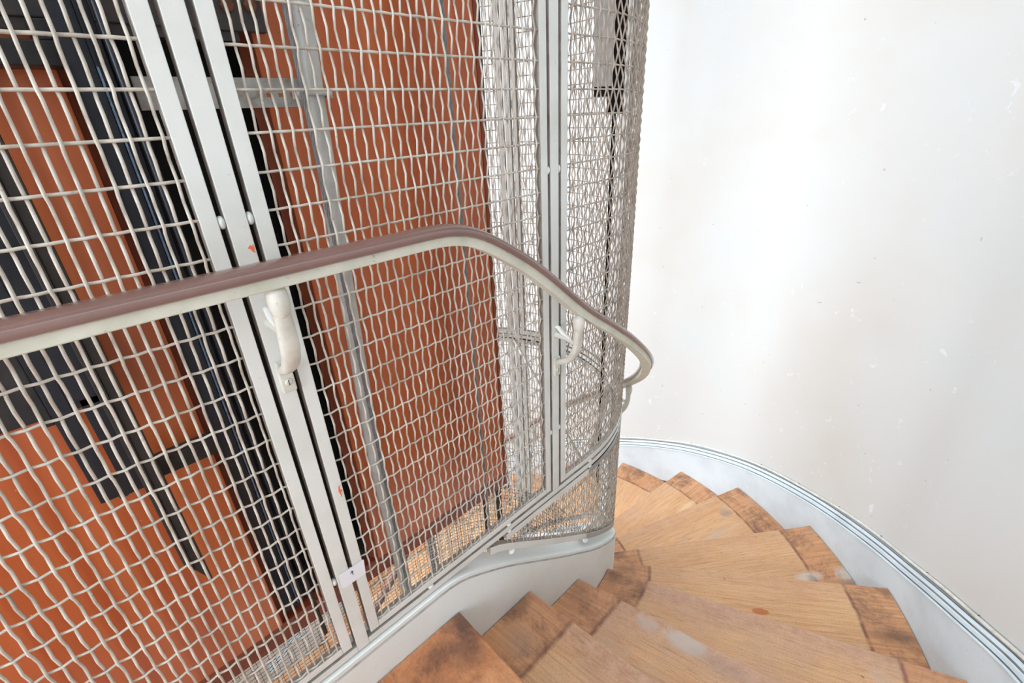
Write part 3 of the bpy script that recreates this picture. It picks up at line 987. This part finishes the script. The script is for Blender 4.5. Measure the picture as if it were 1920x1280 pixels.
# cast brackets: built at the origin, x along the rail, y outward (towards the stairs), z up from the rail underside
def bracket(s, label):
    p, t, n = INNER.at(s, F0)
    z = zu(s)
    D = HO - F0
    root = thing('handrail_bracket', (p.x, p.y, z), label, 'handrail bracket', 'cast handrail brackets on the cage posts')
    root.rotation_euler = (0, 0, math.atan2(t.y, t.x))
    # local: outward is -y after rotation
    def Lb(x, d, h): return (x, -d, h)
    # head
    mb = MB()
    rings = []
    prof = [(0.0115, -0.003), (0.0136, -0.008), (0.0142, -0.018), (0.0132, -0.028), (0.0115, -0.038)]
    for r_, h in [(0.0040, 0.001)] + prof + [(0.006, -0.044)]:
        rings.append([Lb(r_ * math.cos(a * PI / 8), D + r_ * math.sin(a * PI / 8), h) for a in range(16)])
    mb.rings(rings)
    mb.build('bracket_head', M['cast'], root, smooth=True)
    # curved arm: flattened section
    path = [(D, -0.022, .0108, .0095), (D - 0.0015, -0.045, .0118, .0085), (D - 0.002, -0.068, .0128, .008), (D - 0.006, -0.090, .0132, .008), (D - 0.016, -0.110, .0130, .0085), (D - 0.030, -0.126, .0118, .0085), (D - 0.046, -0.137, .0095, .008), (0.012, -0.143, .0095, .007), (0.002, -0.150, .0095, .006)]
    rings = []
    for i, (d, h, wx, wt) in enumerate(path):
        a = path[max(i - 1, 0)]; c = path[min(i + 1, len(path) - 1)]
        tx, tz = c[0] - a[0], c[1] - a[1]; L = math.hypot(tx, tz); nx, nz = -tz / L, tx / L
        ring = []
        for j in range(14):
            an = 2 * PI * j / 14
            ca, sa = math.cos(an), math.sin(an)
            ca = math.copysign(abs(ca) ** 0.7, ca); sa = math.copysign(abs(sa) ** 0.7, sa)
            ring.append(Lb(wx * ca, d + nx * wt * sa, h + nz * wt * sa))
        rings.append(ring)
    MB().rings(rings).build('curved_arm', M['cast'], root, smooth=True)
    # short strut back to the post with a hooked tip whose sunlit white is put into the colour
    rings = []
    for d, h, wx, wt in [(D - 0.004, -0.078, .0060, .0060), (D - 0.018, -0.074, .0058, .0055), (D - 0.036, -0.071, .0058, .006), (0.016, -0.070, .0065, .007), (0.004, -0.070, .0075, .009), (-0.001, -0.070, .0080, .010)]:
        rings.append([Lb(wx * math.cos(a * PI / 5), d, h + wt * math.sin(a * PI / 5)) for a in range(10)])
    MB().rings(rings).build('strut', M['cast'], root, smooth=True)
    rings = []
    for d, h, wx, wt in [(D - 0.022, -0.067, .003, .0015), (D - 0.034, -0.0645, .0055, .003), (D - 0.046, -0.0605, .0065, .0045), (0.016, -0.055, .0065, .0055), (0.011, -0.0495, .006, .0055), (0.004, -0.048, .005, .0035), (-0.002, -0.0505, .003, .0015)]:
        rings.append([Lb(wx * math.cos(a * PI / 5), d, h + wt * math.sin(a * PI / 5)) for a in range(10)])
    tag(MB().rings(rings).build('strut_tip', M['sunlit_cast'], root, smooth=True), 'hooked tip painted sunlit white')
    # foot plate with screw
    mb = MB(); mb.box(-0.0105, 0.0105, -0.0065, 0.0005, -0.186, -0.132)
    fp = mb.build('foot_plate', M['cast'], root, bevel=0.002)
    scr = MB(); rings = []
    for r_, y in ((0.0062, -0.0064), (0.0060, -0.0085), (0.0045, -0.0095)):
        rings.append([(r_ * math.cos(a * PI / 7), y, -0.168 + r_ * math.sin(a * PI / 7)) for a in range(14)])
    scr.rings(rings); so = scr.build('screw', M['cast'], fp, smooth=True)
    sl = MB(); sl.box(-0.0006, 0.0006, -0.0099, -0.0088, -0.1725, -0.1635); sl.build('screw_slot', M['hole'], fp)
    for c in list(root.children) + list(fp.children): c.matrix_parent_inverse = Matrix.Identity(4)
    return root


bracket(0.1685, 'cast handrail bracket nearest the camera, on the post with the paper tag')
bracket(0.7955, 'cast handrail bracket in profile on the middle post beneath the descending rail')
bracket(INNER.s(54), 'small cast handrail bracket at the far bend, against the white wall')
bracket(INNER.s(112), 'cast handrail bracket on the far round side of the cage, hidden behind mesh')

# ---------------------------------------------------------------- paper tag and orange tape scraps
root = thing('paper_tag', (0.183, 0.6975, -0.84), 'small white paper tag with a hand-drawn up arrow, taped across the left post', 'paper tag')
mb = MB()
yy = 0.6985
quad = [(0.1572, -0.7835), (0.2090, -0.785), (0.2105, -0.787), (0.2075, -0.8240), (0.1635, -0.8235), (0.1575, -0.8190)]
vs = [(x, yy - 0.0004 + (0.0006 if x > 0.2 else 0), z) for x, z in quad] + [(x, yy, z) for x, z in quad]
n_ = len(quad)
mb.add(vs, [tuple(range(n_)), tuple(range(2 * n_ - 1, n_ - 1, -1))] + [(i, i + n_, (i + 1) % n_ + n_, (i + 1) % n_) for i in range(n_)])
mb.build('paper', M['paper'], root)
mb = MB()
def stroke(x0, z0, x1, z1, w):
    d = Vector((x1 - x0, 0, z1 - z0)).normalized(); q = Vector((-d.z, 0, d.x)) * w
    y0, y1 = yy - 0.0008, yy - 0.00041
    P4 = [Vector((x0, 0, z0)) + q, Vector((x0, 0, z0)) - q, Vector((x1, 0, z1)) - q, Vector((x1, 0, z1)) + q]
    vs = [(p.x, y, p.z) for y in (y0, y1) for p in P4]
    mb.add(vs, [(0, 1, 2, 3), (7, 6, 5, 4), (0, 4, 5, 1), (1, 5, 6, 2), (2, 6, 7, 3), (3, 7, 4, 0)])
stroke(0.1835, -0.8050, 0.1830, -0.7945, 0.00065)
stroke(0.1830, -0.7940, 0.1795, -0.7990, 0.00055)
stroke(0.1830, -0.7940, 0.1850, -0.7975, 0.00045)
tag(mb.build('drawn_arrow', M['ink'], root), 'dark ink arrow')


def scrap(pts, y, label):
    cx_ = sum(p[0] for p in pts) / len(pts); zmin = min(p[1] for p in pts)
    root = thing('tape_scrap', (cx_, y, zmin), label, 'tape scrap', 'torn scraps of orange tape')
    n_ = len(pts); mb = MB()
    vs = [(x, y - 0.0005, z) for x, z in pts] + [(x, y, z) for x, z in pts]
    mb.add(vs, [tuple(range(n_ - 1, -1, -1)), tuple(range(n_, 2 * n_))] + [(i, (i + 1) % n_, (i + 1) % n_ + n_, i + n_) for i in range(n_)])
    mb.build('tape', M['tape'], root)
scrap([(0.1685, -0.1455), (0.1725, -0.1415), (0.1745, -0.1435), (0.1765, -0.1410), (0.1772, -0.1490), (0.1745, -0.1480), (0.1772, -0.1530), (0.1735, -0.1510), (0.1715, -0.1465)], 0.6999, 'torn scrap of orange tape on the left post just above the handrail')
scrap([(0.2005, -0.590), (0.2030, -0.586), (0.2028, -0.597), (0.2065, -0.600), (0.2030, -0.603), (0.2020, -0.615), (0.2000, -0.604), (0.1985, -0.600)], 0.6999, 'torn scrap of orange tape low on the stile above the paper tag')

# ---------------------------------------------------------------- lift car
YC = 0.985
CB = -1.143
car = thing('lift_car', (0.1, 1.3, CB - 0.07), 'orange-brown panelled lift car standing inside the mesh cage', 'lift car')
mb = MB(); mb.box(-0.95, 0.066, YC, YC + 0.03, CB, 0.95)
mb.build('side_panel', M['orange'], car, bevel=0.003)
mb = MB(); mb.box(0.338, 0.838, YC, YC + 0.03, CB, 0.95)
mb.build('side_panel', M['orange'], car, bevel=0.003)
mb = MB(); mb.box(0.838, 0.857, YC - 0.001, YC + 0.034, CB - 0.06, 0.95)
mb.build('corner_trim', M['orangeedge'], car, bevel=0.006)
mb = MB()   # bevelled jambs of the recess, browner colour carrying their angled-face shade
mb.add([(0.338, YC, CB), (0.338, YC, 0.95), (0.322, YC + 0.03, 0.95), (0.322, YC + 0.03, CB), (0.338, YC + 0.03, CB), (0.338, YC + 0.03, 0.95)], [(0, 1, 2, 3), (3, 2, 5, 4), (0, 4, 5, 1), (1, 5, 2), (0, 3, 4)])
mb.build('recess_jamb', M['orangeedge'], car)
mb = MB(); mb.add([(0.066, YC, CB), (0.066, YC, 0.95), (0.078, YC + 0.03, 0.95), (0.078, YC + 0.03, CB), (0.066, YC + 0.03, CB), (0.066, YC + 0.03, 0.95)], [(0, 3, 2, 1), (3, 4, 5, 2), (0, 1, 5, 4), (1, 2, 5), (0, 4, 3)])
mb.build('recess_jamb', M['orangeedge'], car)
mb = MB(); mb.box(0.03, 0.38, YC + 0.14, YC + 0.16, CB - 0.05, 0.95); mb.box(0.03, 0.05, YC + 0.03, YC + 0.14, CB - 0.05, 0.95); mb.box(0.36, 0.38, YC + 0.03, YC + 0.14, CB - 0.05, 0.95)
mb.build('black_recess', M['hole'], car)
mb = MB(); mb.box(-0.95, 0.838, YC + 0.004, YC + 0.034, CB - 0.062, CB)  # dark base band; on the right it paints shade near the bottom
mb.build('shaded_base_band', M['orangeband'], car)
mb = MB(); mb.box(0.83, 0.857, YC + 0.034, 1.62, CB - 0.06, 0.95); mb.box(-0.95, 0.857, 1.60, 1.62, CB - 0.06, 0.95)
mb.build('side_panel', M['orange'], car)
mb = MB(); mb.box(-0.95, 0.84, YC + 0.035, 1.60, CB - 0.05, CB)
mb.build('car_floor', M['underfloor'], car)
mb = MB(); mb.box(-0.95, 0.857, YC, 1.62, 0.95, 0.98)
mb.build('car_roof', M['darkgrey'], car)
# safety gear and sling steelwork on the side of the car
Y = 0.955
mb = MB(); mb.box(-0.9, 0.372 * Y, Y, Y + 0.012, 0.150 * Y, 0.255); mb.build('sling_plate', M['plate'], car, bevel=0.002)
mb = MB(); mb.box(-0.05, 0.325 * Y, Y + 0.006, Y + 0.03, 0.136 * Y, 0.150 * Y); mb.build('sling_plate', M['plate'], car)
for bx, bz in ((0.315, 0.185), (0.352, 0.188), (-0.05, 0.2)):
    rings = []
    for r_, y in ((0.0105, Y), (0.0105, Y - 0.007), (0.0085, Y - 0.009)):
        rings.append([(bx * Y + r_ * math.cos(a * PI / 3), y, bz * Y + r_ * math.sin(a * PI / 3)) for a in range(6)])
    MB().rings(rings).build('bolt', M['rust'], car, bevel=0.001)
Y = 0.92
mb = MB(); mb.box(-0.5, 0.116 * Y, Y, Y + 0.05, 0.092 * Y, 0.124 * Y); mb.box(0.055 * Y, 0.116 * Y, Y + 0.002, Y + 0.05, 0.124 * Y, 0.15 * Y)
mb.build('guide_shoe', M['black'], car, bevel=0.002)
Y = 0.90
mb = MB(); mb.box(-0.120 * Y, -0.093 * Y, Y, Y + 0.008, -0.606 * Y, 0.3); mb.build('safety_bar', M['blueblack'], car, bevel=0.001)
mb = MB(); mb.box(-0.081 * Y, -0.052 * Y, Y, Y + 0.008, -0.610 * Y, -0.40 * Y); mb.build('safety_bar', M['blueblack'], car, bevel=0.001)
mb = MB(); mb.box(-0.093 * Y, -0.052 * Y, Y, Y + 0.008, -0.414 * Y, 0.0); mb.box(-0.094 * Y, -0.080 * Y, Y, Y + 0.012, -0.612 * Y, -0.565 * Y); mb.build('safety_plate', M['blueblack'], car, bevel=0.001)
mb = MB(); mb.box(-0.22 * Y, -0.130 * Y, Y + 0.004, Y + 0.05, -0.417 * Y, -0.27 * Y); mb.box(-0.134 * Y, -0.12 * Y, Y + 0.001, Y + 0.02, -0.43 * Y, -0.1); mb.build('safety_gear_block', M['black'], car, bevel=0.002)
Y = 0.87
# dark channel with a slanted lower end
def slant(mb, x0, x1, y0, y1, zl0, zl1, zh):
    vs = [(x0, y0, zl0), (x1, y0, zl1), (x1, y0, zh), (x0, y0, zh), (x0, y1, zl0), (x1, y1, zl1), (x1, y1, zh), (x0, y1, zh)]
    mb.add(vs, [(0, 1, 2, 3), (7, 6, 5, 4), (0, 4, 5, 1), (1, 5, 6, 2), (2, 6, 7, 3), (3, 7, 4, 0)])
mb = MB(); slant(mb, -0.056 * Y, -0.043 * Y, Y, Y + 0.03, -0.83 * Y, -0.855 * Y, 0.4); slant(mb, -0.043 * Y, -0.022 * Y, Y + 0.004, Y + 0.03, -0.858 * Y, -0.91 * Y, 0.4)
mb.build('channel_bar', M['darkgrey'], car, bevel=0.001)
Y = 0.93
mb = MB(); mb.box(-0.04 * Y, 0.118 * Y, Y, Y + 0.03, -0.604 * Y, -0.566 * Y); mb.build('lower_crossbar', M['darkgrey'], car, bevel=0.002)

# ---------------------------------------------------------------- guide rail, rod, pipe, strap, cables, duct
Y = 0.87
rl = thing('guide_rail', (0.1 * Y, Y, -0.98), 'blue-black steel lift guide rail with a painted edge highlight, left of the posts', 'guide rail')
mb = MB(); mb.box(0.080 * Y, 0.112 * Y, Y, Y + 0.012, -0.98, 0.95); mb.box(0.0795 * Y, 0.083 * Y, Y - 0.003, Y + 0.012, -0.98, 0.095 * Y)
mb.box(0.121 * Y, 0.131 * Y, Y + 0.004, Y + 0.014, -0.98, 0.95)
mb.build('rail_flange', M['blueblack'], rl, bevel=0.001)
mb = MB(); mb.box(0.112 * Y, 0.1155 * Y, Y - 0.004, Y + 0.012, -0.98, 0.95); mb.box(0.1155 * Y, 0.121 * Y, Y + 0.001, Y + 0.012, -0.98, 0.95)
mb.build('rail_web', M['blueblack'], rl)
mb = MB(); mb.box(0.1122 * Y, 0.1150 * Y, Y - 0.0046, Y - 0.0039, -0.97, 0.092 * Y); tag(mb.build('highlight_strip', M['bright'], rl), 'edge highlight put into the colour')  # highlight line painted as a pale strip over the bead
Y = 0.87
rd = thing('control_rod', (0.141 * Y, Y, -1.12), 'smooth black hanging cable between the guide rail and the left post', 'cable')
MB().tube([(0.137 * Y, Y, 0.95), (0.139 * Y, Y, 0.2), (0.1415 * Y, Y, -0.3), (0.142 * Y, Y, -0.8), (0.150 * Y, Y, -1.12)], 0.0062, 12).build('cable', M['blueblack'], rd, smooth=True)

Y = 0.865
pp = thing('conduit_pipe', (0.41 * Y, Y, -1.35), 'pale grey painted vertical pipe in front of the orange lift car', 'pipe')
zz_ = [(0.455, 1.0), (0.448, 0.23), (0.434, 0.05), (0.416, -0.28), (0.400, -0.62), (0.398, -0.75), (0.404, -1.0), (0.41, -1.35)]
MB().tube([(a * Y, Y, z) for a, z in zz_], 0.0158, 20).build('pipe', M['galv'], pp, smooth=True)
pts = [(0.434 * Y + 0.0205 * math.cos(a), Y + 0.0205 * math.sin(a), 0.047) for a in [PI + PI * q / 12 for q in range(13)]]
mb = MB(); mb.tube(pts, 0.0035, 8); mb.box(0.434 * Y - 0.036, 0.434 * Y - 0.018, Y - 0.004, Y + 0.002, 0.040, 0.054); mb.box(0.434 * Y + 0.018, 0.434 * Y + 0.030, Y - 0.004, Y + 0.002, 0.041, 0.053)
mb.build('pipe_clip', M['galv'], pp, smooth=False)
for dx in (-0.028, 0.024):
    MB().ball((0.434 * Y + dx, Y - 0.006, 0.047), 0.0052, 1, 0.7, 1).build('clip_screw', M['galv'], pp, smooth=True)

Y = 0.885
stp = thing('slotted_strap', (0.29 * Y, Y, 0.03), 'rust-flecked flat strap with slots, fixed level behind the posts to the pipe', 'strap')
z0, z1 = 0.0335 * Y, 0.081 * Y
mb = MB()
xs = [0.150 * Y, 0.345 * Y, 0.357 * Y, 0.366 * Y, 0.378 * Y, 0.387 * Y, 0.399 * Y, 0.432 * Y]
zs0, zs1 = 0.0505 * Y, 0.0565 * Y
mb.box(xs[0], xs[-1], Y, Y + 0.005, z0, zs0); mb.box(xs[0], xs[-1], Y, Y + 0.005, zs1, z1)
for a, b_ in ((0, 1), (2, 3), (4, 5), (6, 7)): mb.box(xs[a], xs[b_], Y, Y + 0.005, zs0, zs1)
mb.build('strap', M['strap'], stp)
MB().tube([(0.318 * Y, Y + 0.003, 0.058 * Y), (0.318 * Y, Y - 0.004, 0.058 * Y)], 0.008, 10).build('bolt', M['strap'], stp)

def rope(x, y, z0, z1, r, label, dx=0.0):
    o = thing('steel_cable', (x, y, z0), label, 'cable', 'twisted steel lift cables')
    # six twisted strands
    mb = MB()
    n = int((z1 - z0) / 0.012)
    for k in range(5):
        pts = []
        for i in range(n + 1):
            z = z0 + (z1 - z0) * i / n
            a = 2 * PI * (z / 0.075) + 2 * PI * k / 5
            pts.append((x + dx * (z - z0) + 0.62 * r * math.cos(a), y + 0.62 * r * math.sin(a), z))
        mb.tube(pts, r * 0.48, 5)
    mb.build('rope', M['rope'], o, smooth=True)
rope(0.412 * 0.84, 0.84, -1.3, 1.0, 0.0037, 'twisted steel cable hanging beside the pale grey pipe')
rope(0.762 * 0.90, 0.90, -1.45, 1.0, 0.0043, 'twisted steel cable hanging alone in front of the right half of the orange car')
o = thing('steel_cable', (1.04, 1.30, -1.6), 'thin dark cable hanging right of the orange car against the bright wall', 'cable', 'twisted steel lift cables')
r1 = 1.5
MB().tube([(1.04 + 0.004 * math.sin(z * 2.2), 1.20, z) for z in [-1.6 + 0.1 * i for i in range(27)]], 0.0033, 8).build('rope', M['black'], o, smooth=True)

dx_, dy_ = 1.262, 0.925
ang = rad(124)
du = thing('square_duct', (dx_, dy_, 0.035), 'pale grey square metal tube ending open at its black bottom, inside the curved mesh', 'duct')
du.rotation_euler = (0, 0, ang)
mb = MB(); h = 0.026; t_ = 0.002
for a in (-h, h - t_): mb.box(a, a + t_, -h, h, 0.028, 1.0)
for a in (-h, h - t_): mb.box(-h + t_, h - t_, a, a + t_, 0.028, 1.0)
o = mb.build('tube', M['galv'], du); o.matrix_parent_inverse = Matrix.Identity(4)
mb = MB(); mb.box(-h + t_, h - t_, -h + t_, h - t_, 0.003, 0.99)  # black block filling the tube, standing in for its unlit inside
o = mb.build('dark_inside', M['hole'], du); o.matrix_parent_inverse = Matrix.Identity(4)
p = INNER.at(INNER.s(48.0), -0.075)[0]
gb = thing('black_guide', (p.x, p.y, -1.5), 'tall black guide bar inside the curved mesh, wide at the top and narrow below', 'guide bar')
gb.rotation_euler = (0, 0, rad(124))
mb = MB(); mb.box(-0.006, 0.006, -0.008, 0.008, 0, 2.5); o = mb.build('bar', M['hole'], gb); o.matrix_parent_inverse = Matrix.Identity(4)
mb = MB(); mb.box(-0.027, 0.022, -0.006, 0.006, 1.49, 2.5); o = mb.build('wide_plate', M['hole'], gb); o.matrix_parent_inverse = Matrix.Identity(4)
